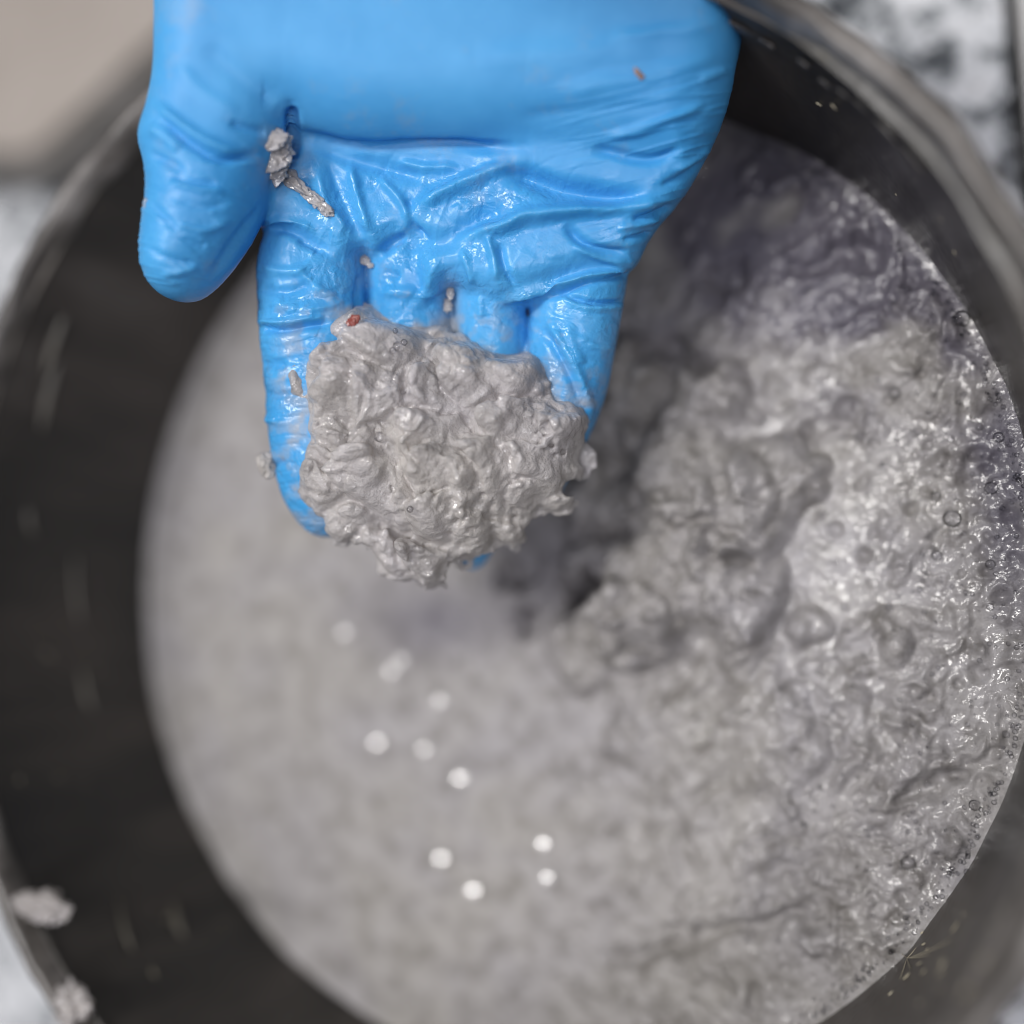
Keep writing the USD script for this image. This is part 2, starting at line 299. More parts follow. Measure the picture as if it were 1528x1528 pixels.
Z += .0005 * (1 - right) * (fbm(Q * 120, 3, 27) - .5) * 2
k1, k2 = worley(np.stack([wx + .0016 * fbm(P3 * 500, 2, 34), wy + .0016 * fbm(P3 * 500 + 9, 2, 35), 0 * X], -1) * 330, 36)
k3, _ = worley(Q * 620, 37)
curd = (.0017 * (1 - k1 ** 2 * 1.2) + .0007 * (1 - k3 ** 2 * 1.2) - .0006 * np.exp(-((k2 - k1) / .12) ** 2)) * sstep(740, 960, PX) * (.25 + .75 * sstep(.38, .6, fbm(Q * 48, 3, 38)))
# heaped curds right of the middle
cell = []
for (cx, cy, r, a) in [(948, 905, 95, .011), (1090, 880, 95, .009), (1060, 770, 120, .011), (1140, 740, 90, .007), (1010, 690, 80, .007), (1190, 700, 50, .004), (880, 970, 70, .004), (1110, 960, 60, .004),
                       (1010, 1080, 110, .003), (1160, 1090, 90, .003), (1070, 600, 60, .006), (920, 640, 60, .007), (960, 560, 60, .007), (870, 740, 50, .005), (1220, 920, 32, .0022), (1340, 955, 38, .0024), (880, 830, 45, .004), (930, 760, 50, .004)]:
    d = np.hypot(PX + 14 * (fbm(P3 * 150, 2, 31) - .5) * 4 - cx, PY + 14 * (fbm(P3 * 150 + 5, 2, 32) - .5) * 4 - cy) / r
    Z = np.maximum(Z, Z * .45 + 1.4 * a * np.clip(1 - d * d, 0, 1) ** .75 * (0.7 + .6 * fbm(Q * 260, 4, 33)))
Z += curd * (.45 + .55 * sstep(.002, .006, Z))
# folds and pits
for pts, wd, dp in [([(1230, 1350), (1150, 1372), (1050, 1392), (960, 1428), (900, 1425)], 16, .004), ([(1240, 1265), (1180, 1285), (1140, 1300)], 14, .003), ([(1330, 1190), (1400, 1165), (1450, 1130)], 12, .003),
                    ([(850, 900), (880, 878), (905, 862)], 22, .016), ([(780, 860), (740, 868)], 16, .007), ([(770, 925), (800, 918)], 16, .007), ([(1030, 950), (990, 985), (950, 960)], 16, .006), ([(1100, 830), (1130, 850)], 10, .004),
                    ([(960, 545), (1010, 520), (1060, 560)], 14, .005), ([(1180, 420), (1260, 380), (1320, 400)], 18, .003), ([(1060, 420), (1110, 410)], 16, .003), ([(1210, 640), (1225, 690)], 8, .002)]:
    d, t = line_d(PX + 10 * (fbm(P3 * 200, 2, 41) - .5) * 4, PY + 10 * (fbm(P3 * 200 + 3, 2, 42) - .5) * 4, smooth_line(pts))
    Z -= dp * np.exp(-(d / wd) ** 2) * sstep(0, .12, t + .05) * sstep(1.05, .85, t)
# small bubble pits on the wet right side
rng = np.random.default_rng(7)
for _ in range(800):
    px, py = rng.uniform(1080, 1528), rng.uniform(180, 1500); w = wl(px, py); r = rng.choice([.0005, .0008, .0012, .0018], p=[.45, .33, .16, .06])
    i, j = ((w[:2] - g[0]) / h).astype(int); k = int(3 * r / h) + 2
    if np.hypot(*w[:2]) > .117 or px < 1080 + 150 * rng.random(): continue
    s = (slice(max(i - k, 0), i + k), slice(max(j - k, 0), j + k)); d = np.hypot(X[s] - w[0], Y[s] - w[1]) / r
    Z[s] += -r * .7 * np.exp(-(d / .75) ** 2) + r * .15 * np.exp(-((d - 1.25) / .3) ** 2)
edge = sstep(.1165, .1195, RR)
Z = Z * (1 - edge * .8) + .0012 * edge + .0050 * right * sstep(.02, .10, X)
thin_and_shade = np.clip(.6 * sstep(.52, .74, fbm(Q * 45 + 3, 4, 51)) * sstep(950, 1200, PX) + .9 * np.exp(-((PX - 1330) / 190) ** 2 - ((PY - 490) / 150) ** 2) * sstep(.3, .6, fbm(Q * 90, 4, 52)) + .9 * np.exp(-((PX - 1510) / 60) ** 2 - ((PY - 740) / 190) ** 2) * sstep(.25, .55, fbm(Q * 120, 4, 53))
               + 1.0 * np.exp(-((PX - 1180) / 260) ** 2 - ((PY - 320) / 140) ** 2) * sstep(.2, .5, fbm(Q * 100, 4, 55)) + .35 * np.exp(-((PX - 1050) / 200) ** 2 - ((PY - 500) / 70) ** 2) * sstep(.3, .6, fbm(Q * 90, 4, 54)) + .35 * np.exp(-((PX - 830) / 110) ** 2 - ((PY - 850) / 110) ** 2) + .6 * np.exp(-((PX - 650) / 110) ** 2 - ((PY - 925) / 60) ** 2), 0, .95)  # shade of arm and hand painted at upper right, beside and below hand
thin_and_shade = np.clip(thin_and_shade * 1.25, 0, .95) * (.25 + .75 * sstep(.008, .002, Z - .004 * right))
film = np.clip(sstep(880, 1230, PX + 60 * (fbm(Q * 70, 3, 57) - .5) * 2) + .12, 0, 1) * (1 - .75 * sstep(1150, 1330, PY) * sstep(1330, 1200, PX)) * (.45 + .55 * sstep(.010, .004, Z))
thin_and_shade = gaussian_filter(thin_and_shade, 1.2); Zg = gaussian_filter(Z, .6)
ok = RR < .1222
idx = np.full(X.shape, -1); idx[ok] = np.arange(ok.sum())
q = np.stack([idx[:-1, :-1], idx[1:, :-1], idx[1:, 1:], idx[:-1, 1:]], -1).reshape(-1, 4); q = q[(q >= 0).all(1)]
V = np.stack([X[ok], Y[ok], Zg[ok]], 1)
slurry = xform('pulp_slurry'); SP = str(slurry.GetPath())
tag(slurry, 'grey wet paper pulp slurry filling the black bucket, foamy at right', 'slurry')
obj('surface', (V, np.vstack([q[:, [0, 1, 2]], q[:, [0, 2, 3]]])), M_slurry, SP, smooth=True, vars={'thin_and_shade': thin_and_shade[ok], 'film': film[ok]})
def ground(px, py):
    """slurry point seen near a pixel"""
    w = wl(px, py); i, j = np.clip(((w[:2] - g[0]) / h).astype(int), 0, len(g) - 1); return np.array([w[0], w[1], Zg[i, j]])
dome = trimesh.creation.icosphere(subdivisions=3)
# bubbles large enough to tell apart
big = [(1422, 776, 15), (1288, 657, 9), (1262, 658, 7), (1338, 593, 11), (1436, 487, 14), (1352, 446, 9), (1398, 744, 9), (1479, 732, 11), (1490, 658, 9), (1462, 642, 7), (1455, 1193, 9), (1358, 1278, 12), (1478, 843, 8), (1400, 830, 9), (1232, 598, 9), (1445, 1290, 6),
       (1231, 770, 8), (1265, 905, 8), (1478, 905, 6), (1320, 700, 6), (1290, 425, 7), (1225, 270, 8), (1208, 282, 7), (1240, 262, 6), (1290, 300, 5), (1420, 660, 6), (1376, 880, 6), (1185, 660, 7), (1250, 840, 5), (1500, 1090, 6), (1385, 1165, 6), (1330, 905, 7)]
for px, py, r in big:
    c = ground(px, py); R = r / 8600.
    obj('bubble', (dome.vertices * [R, R, R * .85] + c + [0, 0, R * .15], dome.faces), M_foam, SP, smooth=True)
small = trimesh.creation.icosphere(subdivisions=2); parts = []
for _ in range(1500):
    if rng.random() < .45:
        a = rng.uniform(-1.15, 1.15); rr = .1192 - abs(rng.normal(0, .0012)); c = np.array([rr * math.cos(a), rr * math.sin(a), 0]); i, j = ((c[:2] - g[0]) / h).astype(int); c[2] = Zg[i, j]
    else:
        px, py = rng.uniform(1100, 1520), rng.uniform(200, 1400); c = ground(px, py)
        if np.hypot(c[0], c[1]) > .118: continue
    R = rng.choice([.00022, .00032, .00048]); parts.append((small.vertices * R + c, small.faces))
tag(obj('foam', join(parts), M_foam, SP, smooth=True), kind='stuff')
# shallow water beads that catch the lamp
for px, py, s in [(516, 944, .55), (602, 985, .45), (586, 1002, .6), (659, 1046, .6), (565, 1108, .9), (635, 1118, .65), (688, 1161, 1.0), (660, 1281, 1.0), (708, 1328, 1.0), (813, 1258, .9), (820, 1308, .7)]:
    c = ground(px, py); to_l = KEY_POS - c; to_l /= np.linalg.norm(to_l); to_c = CAM - c; to_c /= np.linalg.norm(to_c)
    n = to_l + to_c; n /= np.linalg.norm(n); u_ = np.cross(n, [0, 1, 0]); u_ /= np.linalg.norm(u_); v_ = np.cross(n, u_)
    rad, cur = .0016, .0105 * s; t = np.linspace(0, 1, 9)[1:]; a = np.arange(24) / 24 * 2 * np.pi
    loc = [(0, 0, 0)] + [(rad * tt * math.cos(x), rad * tt * math.sin(x), -(cur - math.sqrt(cur ** 2 - (rad * tt) ** 2))) for tt in t for x in a] + [(rad * 1.1 * math.cos(x), rad * 1.1 * math.sin(x), -.0016) for x in a]
    loc = np.array(loc); fc = [(0, 1 + (k + 1) % 24, 1 + k) for k in range(24)]
    for L in range(8):
        for k in range(24): a0, a1 = 1 + L * 24 + k, 1 + L * 24 + (k + 1) % 24; fc += [(a0, a1, a1 + 24), (a0, a1 + 24, a0 + 24)]
    Vb = c + n * .0012 + loc[:, :1] * u_ + loc[:, 1:2] * v_ + loc[:, 2:] * n
    obj('water_bead', (Vb, np.array(fc)[:, ::-1]), M_bead, SP, smooth=25)

# ================================================================ GLOVED HAND
OUT_PX = [(430, 525), (440, 508), (470, 500), (512, 472), (540, 460), (572, 476), (612, 486), (660, 491), (702, 506), (732, 526), (762, 536), (800, 528), (826, 560), (833, 576), (820, 592), (868, 604), (876, 628), (862, 660), (854, 690), (868, 704), (838, 732), (856, 748), (822, 757), (802, 738), (790, 762), (770, 804), (746, 800), (736, 780), (722, 815), (690, 830), (652, 828), (640, 872), (612, 852), (582, 850), (566, 822), (546, 804), (515, 811), (490, 792), (480, 770), (456, 752), (440, 722), (440, 690), (456, 640), (450, 602), (430, 580)]
ZF = 0.200
SC = F / ZF / 1000                                        # px per mm at w = 0
def U(px): return (px - 764) / SC
def Vv(py): return -(py - 764) / SC
def pp(pts, w=0):                                         # photo pixels -> hand-frame mm at height w
    p = np.asarray(pts, float); k = (1 - w / (ZF * 1000))
    return np.stack([(p[:, 0] - 764) / SC * k, -(p[:, 1] - 764) / SC * k], 1)
def to_world(V): return CAM + V[:, :1] / 1000 * RIGHT + V[:, 1:2] / 1000 * UP + (ZF - V[:, 2:] / 1000) * FWD
def hp(px, py, w): k = (1 - w / (ZF * 1000)); return np.array([(px - 764) / SC * k, -(py - 764) / SC * k, w])

hg = 0.6
u0, u1, v0, v1, w0_, w1_ = U(175), U(1150), Vv(905), Vv(-420), -36.0, 66.0
ug, vg, wg = np.arange(u0, u1, hg), np.arange(v0, v1, hg), np.arange(w0_, w1_, hg)
UU, VV = np.meshgrid(ug, vg, indexing='ij')
field = np.full((len(ug), len(vg), len(wg)), 9.0, np.float32)
def add_part(poly, wpts, T, Rr, k, wnom=0, sm=2, skew=0.0):
    """inflated outline: poly in photo pixels, wpts = (px, py, centre height), half thickness T, edge rounding Rr (mm)"""
    P = pp(smooth_poly(poly, sm), wnom)
    lo, hi = P.min(0) - 6, P.max(0) + 6
    iu = slice(*np.clip(np.searchsorted(ug, [lo[0], hi[0]]), 0, len(ug))); iv = slice(*np.clip(np.searchsorted(vg, [lo[1], hi[1]]), 0, len(vg)))
    A, B = UU[iu, iv], VV[iu, iv]
    d2 = poly_sd(A, B, P)
    c = np.array([[*pp([(a, b)], wnom)[0], w] for a, b, w in wpts])
    if len(c) == 1: wc = np.full(A.shape, c[0, 2])
    else: wc = RBFInterpolator(c[:, :2], c[:, 2], kernel='linear', smoothing=.5)(np.stack([A.ravel(), B.ravel()], 1)).reshape(A.shape); wc = gaussian_filter(wc, 5)
    klo, khi = np.clip(np.searchsorted(wg, [wc.min() - T - 6, wc.max() + T + 6]), 0, len(wg))
    x = np.maximum(d2 + Rr, 0)[..., None].astype(np.float32); y = (np.abs(wg[klo:khi] - wc[..., None]) * (Rr / T)).astype(np.float32)
    d = (np.sqrt(x * x + y * y) - Rr) * min(1, T / Rr)
    s = (iu, iv, slice(klo, khi)); field[s] = smin(field[s], d, k)
# fingers first (their roots run under the palm), then palm, heel, thumb
add_part([(500, 300), (400, 300), (372, 370), (373, 440), (374, 490), (380, 540), (384, 620), (390, 680), (402, 735), (422, 775), (446, 800), (472, 806), (495, 800), (520, 765), (538, 700), (545, 600), (540, 500), (536, 440), (537, 380), (530, 320)],
         [(455, 330, -6), (455, 420, -6), (455, 500, -6.5), (460, 620, -8), (465, 720, -9.5), (470, 790, -12)], 8.5, 9.5, .6)
add_part([(540, 300), (538, 380), (539, 480), (532, 600), (526, 700), (528, 790), (542, 832), (566, 850), (600, 848), (640, 810), (664, 700), (676, 560), (672, 440), (655, 320)],
         [(605, 330, -7), (605, 420, -9), (605, 480, -11), (600, 620, -15), (590, 720, -18), (575, 850, -24)], 8.5, 9.0, .6)
add_part([(670, 320), (672, 430), (676, 520), (662, 650), (660, 780), (668, 835), (690, 862), (716, 858), (742, 810), (772, 700), (787, 560), (789, 470), (775, 350)],
         [(732, 340, -7), (732, 450, -8), (730, 520, -11), (720, 650, -16), (705, 780, -20), (700, 860, -23)], 8.0, 7.6, .6)
add_part([(800, 330), (792, 420), (791, 500), (772, 600), (762, 690), (780, 745), (806, 768), (826, 764), (848, 725), (882, 655), (902, 610), (914, 570), (926, 500), (936, 445), (945, 380), (900, 320)],
         [(860, 350, -6), (862, 450, -5.5), (855, 520, -6.5), (840, 620, -9), (820, 740, -14)], 8.0, 9.0, .6)
add_part([(330, 150), (360, 260), (372, 330), (420, 348), (452, 354), (486, 380), (505, 391), (524, 387), (537, 371), (552, 379), (566, 379), (588, 366), (606, 368), (616, 392), (621, 420), (626, 438), (640, 441), (655, 431), (673, 420), (690, 431), (718, 446), (745, 455), (776, 449), (811, 437), (851, 424), (892, 412), (925, 404), (951, 397), (975, 345), (1020, 296), (1048, 245), (1076, 190), (1090, 120), (900, 20), (500, 20)],
         [(420, 330, -5), (500, 370, -5), (540, 300, -7), (620, 330, -6), (640, 420, -5), (740, 430, -4.5), (760, 330, -3), (900, 390, -4), (960, 320, -2), (560, 230, -7), (700, 240, -5), (950, 220, 1), (700, 100, 6), (400, 200, -5)], 9.0, 6.0, 1.0, sm=1)
add_part([(238, -420), (236, -200), (241, 0), (236, 100), (250, 150), (330, 190), (400, 190), (440, 186), (470, 195), (510, 206), (560, 213), (640, 214), (720, 213), (800, 216), (880, 232), (950, 250), (1020, 268), (1044, 248), (1074, 188), (1104, 90), (1116, 0), (1120, -200), (1090, -420)],
         [(660, 200, 2), (660, 120, 4), (400, 140, 4), (950, 230, 0), (1050, 200, 1), (1000, 100, 5), (660, 0, 8), (300, 0, 8), (1080, 0, 8), (660, -120, 10), (660, -250, 15), (660, -420, 24), (1100, -420, 24), (250, -420, 24)], 12.5, 12.0, 1.6, wnom=8)
add_part([(300, -60), (246, -40), (242, 40), (238, 100), (228, 158), (214, 196), (211, 218), (220, 250), (223, 285), (214, 335), (210, 380), (215, 412), (232, 436), (260, 449), (290, 447), (318, 428), (352, 388), (380, 345), (397, 300), (406, 258), (424, 218), (440, 178), (452, 120), (440, 20), (380, -60)],
         [(330, 0, 8), (330, 120, 7), (300, 220, 6), (290, 320, 6), (270, 430, 5), (400, 180, 5)], 10.5, 11.0, 1.6, wnom=6, sm=1)
field = gaussian_filter(field, .7)
V, Fc = surface_nets(field, np.array([ug[0], vg[0], wg[0]]), hg); del field
V = relax(V, Fc, 2)
V, Fc = subdivide(V, Fc); V = relax(V, Fc, 1)
# folds, stretch lines and creases, traced on the glove (photo pixels; width px; height mm, + ridge, - valley)
k_ = 1 - V[:, 2] / (ZF * 1000); GX, GY = 764 + V[:, 0] / k_ * SC, 764 - V[:, 1] / k_ * SC
N = normals(V, Fc); front = sstep(.05, .45, N[:, 2])
warp = 5 * (fbm(np.stack([GX, GY, 0 * GX], 1) / 60, 2, 61) - .5) * 2
CREASES = [
 ([(900, 210), (960, 194), (1011, 174), (1056, 150)], 9, .7), ([(880, 226), (943, 235), (988, 236), (1021, 218)], 10, -.9),
 ([(740, 250), (790, 265), (824, 279), (875, 289), (926, 299), (975, 296)], 20, -2.4), ([(660, 372), (700, 352), (722, 345), (763, 333), (804, 316), (858, 311), (926, 308), (977, 300), (1014, 282)], 15, 2.1),
 ([(620, 312), (651, 293), (698, 272), (739, 250), (770, 240)], 13, 1.7), ([(600, 340), (654, 372), (705, 340), (756, 300)], 26, -1.7),
 ([(838, 330), (865, 361), (899, 378), (945, 381)], 9, -1.1), ([(850, 364), (892, 383), (940, 390)], 8, .8),
 ([(740, 456), (790, 433), (824, 422), (858, 418), (906, 405), (957, 392)], 10, 1.5), ([(811, 444), (851, 428), (892, 413), (955, 402)], 7, -1.2),
 ([(836, 434), (865, 449), (899, 454), (937, 446)], 5, -1.0), ([(836, 442), (865, 457), (899, 462), (936, 455)], 6, .5),
 ([(1000, 255), (1040, 240), (1066, 215)], 7, .5), ([(980, 275), (1020, 262), (1050, 240)], 7, -.6), ([(940, 330), (980, 318), (1005, 300)], 8, -.8), ([(920, 345), (960, 335), (990, 322)], 7, .6), ([(930, 362), (965, 352), (975, 345)], 6, -.6),
 ([(440, 196), (500, 214), (580, 219), (680, 218), (780, 218)], 10, -1.6), ([(437, 160), (441, 200), (436, 240)], 10, -2.5),
 ([(460, 215), (520, 235), (600, 258), (640, 275)], 14, -.9), ([(490, 230), (500, 270), (525, 330), (545, 360)], 12, -.8), ([(520, 240), (530, 290), (550, 350)], 9, .9), ([(470, 250), (490, 310), (520, 345)], 9, .7), ([(455, 262), (478, 320)], 8, -.6), ([(560, 260), (600, 300), (618, 340)], 9, .9), ([(590, 240), (640, 255), (690, 250)], 9, .8), ([(610, 290), (612, 330), (630, 360)], 9, -.8),
 ([(231, 150), (265, 187), (323, 221), (371, 232)], 11, 1.2), ([(240, 172), (280, 212), (323, 238), (350, 240), (390, 226)], 9, -1.3), ([(340, 182), (370, 192), (400, 199)], 8, -.8), ([(222, 190), (250, 205), (270, 225)], 12, .9), ([(220, 225), (250, 240), (280, 262)], 10, -.8),
 ([(248, 258), (282, 270), (330, 279)], 8, -.7), ([(250, 268), (290, 281), (340, 285)], 7, .6), ([(222, 300), (250, 330), (270, 345)], 8, -.7), ([(255, 335), (310, 345), (350, 330)], 8, .6), ([(216, 368), (248, 385), (292, 391)], 7, -.6), ([(235, 410), (270, 404), (300, 400)], 8, .6), ([(262, 300), (300, 312), (340, 300)], 9, -.5), ([(270, 360), (310, 366)], 7, -.5), ([(309, 421), (333, 385), (365, 340), (400, 297)], 9, -.7), ([(330, 420), (360, 372), (390, 330)], 8, .4),
 ([(398, 345), (430, 340), (470, 362), (500, 386)], 9, -1.0), ([(440, 355), (465, 368), (485, 382)], 6, -.8), ([(390, 330), (440, 330), (480, 350)], 10, 1.0),
 ([(376, 488), (420, 492), (500, 482)], 8, -1.2), ([(376, 478), (420, 481), (490, 474)], 8, .7), ([(382, 540), (430, 545)], 9, -.6), ([(390, 400), (440, 410), (470, 395)], 9, .6), ([(384, 430), (430, 440), (480, 420)], 10, -.6), ([(440, 395), (470, 430), (510, 450)], 9, .6), ([(400, 450), (450, 465), (520, 455)], 9, .5), ([(388, 625), (430, 632)], 8, .5), ([(396, 700), (430, 690)], 8, -.5), ([(384, 585), (420, 590), (450, 582)], 9, -.5),
 ([(566, 382), (588, 362), (610, 356)], 9, -1.2), ([(566, 440), (600, 432), (640, 446)], 10, .6), ([(570, 405), (600, 415)], 9, -.5), ([(622, 436), (640, 440), (660, 430)], 7, .6), ([(690, 375), (700, 400), (705, 425)], 7, .6), ([(730, 350), (738, 390), (740, 420)], 8, .8), ([(748, 360), (752, 400), (770, 430)], 7, -.7), ([(715, 440), (722, 480)], 7, .4), ([(540, 405), (537, 440), (533, 470)], 6, -.8),
 ([(800, 480), (830, 520), (855, 560), (870, 610)], 9, -.7), ([(812, 470), (850, 530), (876, 590), (880, 640)], 10, .8), ([(860, 500), (890, 520), (920, 515)], 8, .4), ([(840, 480), (862, 530), (872, 550)], 9, .4),
 ([(300, 60), (350, 110), (420, 160)], 22, -.5), ([(260, 90), (300, 140), (360, 170)], 16, .4), ([(700, 90), (850, 80), (1000, 70)], 30, .4), ([(820, 140), (930, 120), (1080, 80)], 16, .35), ([(760, 175), (900, 165), (1000, 150)], 18, -.3), ([(900, 60), (1000, 45), (1095, 30)], 14, .3), ([(1040, 120), (1085, 100)], 9, .3)]
R = np.zeros(len(V))
for pts, wd, hgt in CREASES:
    sl = smooth_line(pts); lo, hi = sl.min(0) - 3 * wd - 8, sl.max(0) + 3 * wd + 8
    m = np.where((GX > lo[0]) & (GX < hi[0]) & (GY > lo[1]) & (GY < hi[1]))[0]
    d, t = line_d(GX[m] + warp[m], GY[m] + warp[m], sl)
    ends = np.maximum(sstep(-.02, .22, t) * sstep(1.02, .78, t), .12)
    R[m] += hgt * np.where(GX[m] < 392, np.where(GY[m] > 245, .8, .9), 1.3) * np.exp(-(d / wd) ** 2 * 1.8) * ends
# fine latex ripples, stronger over the loose wet part
G3 = np.stack([GX / 34, GY / 60, V[:, 2] / 8], 1)
loose = sstep(190, 260, GY) * sstep(1000, 700, GX) * (1 - .85 * sstep(420, 390, GX))
R += (.08 + .30 * loose) * (fbm(G3 + 3 * (fbm(G3 * .5, 2, 71)[:, None] - .5), 4, 72) - .5) * 1.6
R -= .16 * loose * np.maximum(0, 1 - np.abs(2 * noise(np.stack([GX / 55 + GY / 130, GY / 45, V[:, 2] / 9], 1), 73) - 1) * 7)
def ridge(a, b, seed): return np.maximum(0, 1 - np.abs(2 * fbm(np.stack([a, b, 0 * a + seed], 1), 2, seed) - 1) * 6)
along, across = GX * .97 - GY * .24, GX * .24 + GY * .97
R += .30 * ridge(along / 170, across / 13, 75) * sstep(780, 980, GX) * sstep(60, 160, GY) * sstep(420, 300, GY)
R += .22 * ridge(GX / 90 + GY / 300, GY / 12 - GX / 60, 76) * sstep(400, 370, GX) * sstep(170, 260, GY)
R -= .22 * ridge(GX / 70, GY / 14 + GX / 70, 77) * sstep(365, 380, GX) * sstep(545, 500, GX) * sstep(380, 440, GY)
R -= .22 * ridge(GX / 70, GY / 14 - GX / 60, 78) * sstep(785, 800, GX) * sstep(440, 480, GY)
R += .11 * ridge(GX / 22 + GY / 60, GY / 110, 79) * sstep(430, 480, GX) * sstep(860, 760, GX) * sstep(215, 260, GY) * sstep(450, 400, GY)
R += .25 * (fbm(np.stack([GX, GY, V[:, 2] * 8], 1) / 110, 2, 74) - .5)
V = V + N * (R * (.25 + .75 * front))[:, None]
V = relax(V, Fc, 1, .3, 0)
wet = np.clip(sstep(215, 290, GY + 30 * (fbm(np.stack([GX, GY, 0 * GX], 1) / 45, 3, 81) - .5) * 2) * (.30 + .7 * sstep(420, 470, GX)) * (1 - .55 * sstep(780, 900, GX) * sstep(440, 380, GY)), 0, 1)
wet = np.maximum(wet, sstep(380, 430, GY) * sstep(360, 380, GX) * .95)
wet *= .35 + .65 * sstep(.38, .58, fbm(np.stack([GX, GY, V[:, 2] * 8], 1) / 38, 3, 82))
OUT = OUT_PX
dO = poly_sd(GX, GY, OUT)
g2 = np.stack([GX, GY, 0 * GX], 1)
smear = .55 * sstep(42, 2, dO) * sstep(.38, .70, fbm(g2 / 26, 4, 83)) + .35 * sstep(120, 20, dO) * sstep(.55, .75, fbm(g2 / 20 + 7, 4, 84)) * sstep(380, 440, GY)
smear *= .9; smear += .55 * np.exp(-((GX - 415) / 30) ** 2 - ((GY - 235) / 40) ** 2) * sstep(.4, .6, fbm(g2 / 14, 3, 85)) + .5 * np.exp(-((GX - 672) / 14) ** 2 - ((GY - 455) / 35) ** 2)
smear = np.clip(smear, 0, .8)
GLV, GLX, GLY, GLN = V, GX, GY, N[:, 2]
hand = xform('gloved_hand'); HPATH = str(hand.GetPath())
tag(hand, 'open hand in a wet blue nitrile glove, palm up, holding grey pulp', 'hand')
obj('glove', (to_world(V), Fc), M_glove, HPATH, smooth=True, vars={'wet': wet, 'smear': smear})
# forearm continues out of the picture from the glove's cuff
a_, b_ = to_world(np.array([hp(665, -390, 23), hp(660, -700, 70)]))
ax = b_ - a_; L = np.linalg.norm(ax); ax /= L; sx = np.cross(ax, UP); sx /= np.linalg.norm(sx); sy = np.cross(ax, sx)
t = np.linspace(0, 1, 12); av = np.arange(40) / 40 * 2 * np.pi
Va = np.concatenate([a_ + ax * (L * 1.6 * tt) + np.outer(np.cos(av), sy if False else np.cross(ax, sx)) * (.012 + .010 * tt) + np.outer(np.sin(av), sx) * (.024 + .010 * tt) for tt in t])
fa = np.array([(i * 40 + j, i * 40 + (j + 1) % 40, (i + 1) * 40 + (j + 1) % 40) for i in range(11) for j in range(40)] + [(i * 40 + j, (i + 1) * 40 + (j + 1) % 40, (i + 1) * 40 + j) for i in range(11) for j in range(40)])
obj('forearm', (Va, fa), M_skin, HPATH, smooth=True)

# ================================================================ PULP IN THE HAND
OUT = OUT_PX
hc = 0.34
WN = -3.0
P = pp(smooth_poly(OUT, 1), WN); P = np.array(Polygon(P).buffer(1.3).exterior.coords)[:-1]; lo, hi = P.min(0) - 2.5, P.max(0) + 2.5
cu, cv, cw = np.arange(lo[0], hi[0], hc), np.arange(lo[1], hi[1], hc), np.arange(-20, 17, hc)
CU, CV = np.meshgrid(cu, cv, indexing='ij'); d2 = -poly_sd(CU, CV, P)
C3 = np.stack(np.broadcast_arrays(CU[..., None], CV[..., None], cw), -1).astype(np.float32)
wv = np.stack([fbm(C3 / 8 + 11 * k, 2, 90 + k) - .5 for k in range(3)], -1) * 6.5
Cw = C3 + wv
# evaluate lumps on the warped column surface only (2-D cells with height drift), fine grain in 3-D
s2 = Cw[..., 0] * .92 + Cw[..., 2] * .5; t2 = Cw[..., 1] * .95 - Cw[..., 2] * .45
mid = len(cw) // 2
b8, s8 = worley(np.stack([s2, t2, 0 * s2], -1)[:, :, ::6] / 9.5, 101)
b4, s4 = worley(np.stack([s2, t2, 0 * s2], -1)[:, :, ::6] / 4.2, 104)
b2, _ = worley(np.stack([s2, t2, 0 * s2], -1)[:, :, ::6] / 2.1, 106)
def up(a): return np.stack([a[:, :, min(k // 6, a.shape[2] - 1)] * (1 - (k % 6) / 6) + a[:, :, min(k // 6 + 1, a.shape[2] - 1)] * ((k % 6) / 6) for k in range(len(cw))], -1)
ph = fbm(np.stack([s2 / 15, t2 / 9, 0 * s2], -1)[:, :, ::6] + 40, 3, 108) * 4.2 + t2[:, :, ::6] / 24; fr = ph - np.floor(ph)
shelf = 1.9 * (fr ** 1.3) * (1 - sstep(.93, 1.0, fr)) * sstep(.35, .6, fbm(np.stack([s2, t2, 0 * s2], -1)[:, :, ::6] / 14 + 9, 2, 109))
rough_ = sstep(.42, .60, fbm(np.stack([s2, t2, 0 * s2], -1)[:, :, ::6] / 9 + 77, 3, 111))
lump = up(4.8 * (1 - b8 ** 2 * 1.15) - 2.4 * np.exp(-((s8 - b8) / .17) ** 2) + 1.6 * (1 - b4 ** 2 * 1.2) - .6 * np.exp(-((s4 - b4) / .15) ** 2) + shelf - .6 + (.25 + .9 * rough_) * (1 - b2 ** 2 * 1.3))
grain = .45 * (fbm(C3 / .95 + 31, 2, 96) - .5) * 2 + (.55 + .8 * sstep(.4, .6, fbm(C3[:, :, :1] / 8 + 5, 2, 112))) * (fbm(C3 / 1.7, 3, 95) - .5) * 2
broad = RBFInterpolator(pp([(x, y) for x, y, _ in ((450, 540, 0), (540, 500, 1), (640, 530, 2), (740, 580, 3), (850, 620, 1), (480, 650, 1), (560, 580, 3), (600, 650, 2), (700, 700, 4), (800, 700, 1), (500, 740, 0), (620, 780, 0), (740, 770, -1), (620, 850, -5))], WN),
                        [0, 1.5, 2.5, 2.5, 1, 1, 3.5, 1.5, 3.5, 1, 0, 0, -1, -6.], smoothing=1)(np.stack([CU.ravel(), CV.ravel()], 1)).reshape(CU.shape)
dome_h = 7.5 * np.sqrt(np.clip(1 - (1 - np.clip(d2 / 11, 0, 1)) ** 2, 0, 1)) - 7.0
top = (dome_h + broad * sstep(0, 5, d2))[..., None] + lump * (.35 + .65 * sstep(0, 5, d2))[..., None] + grain
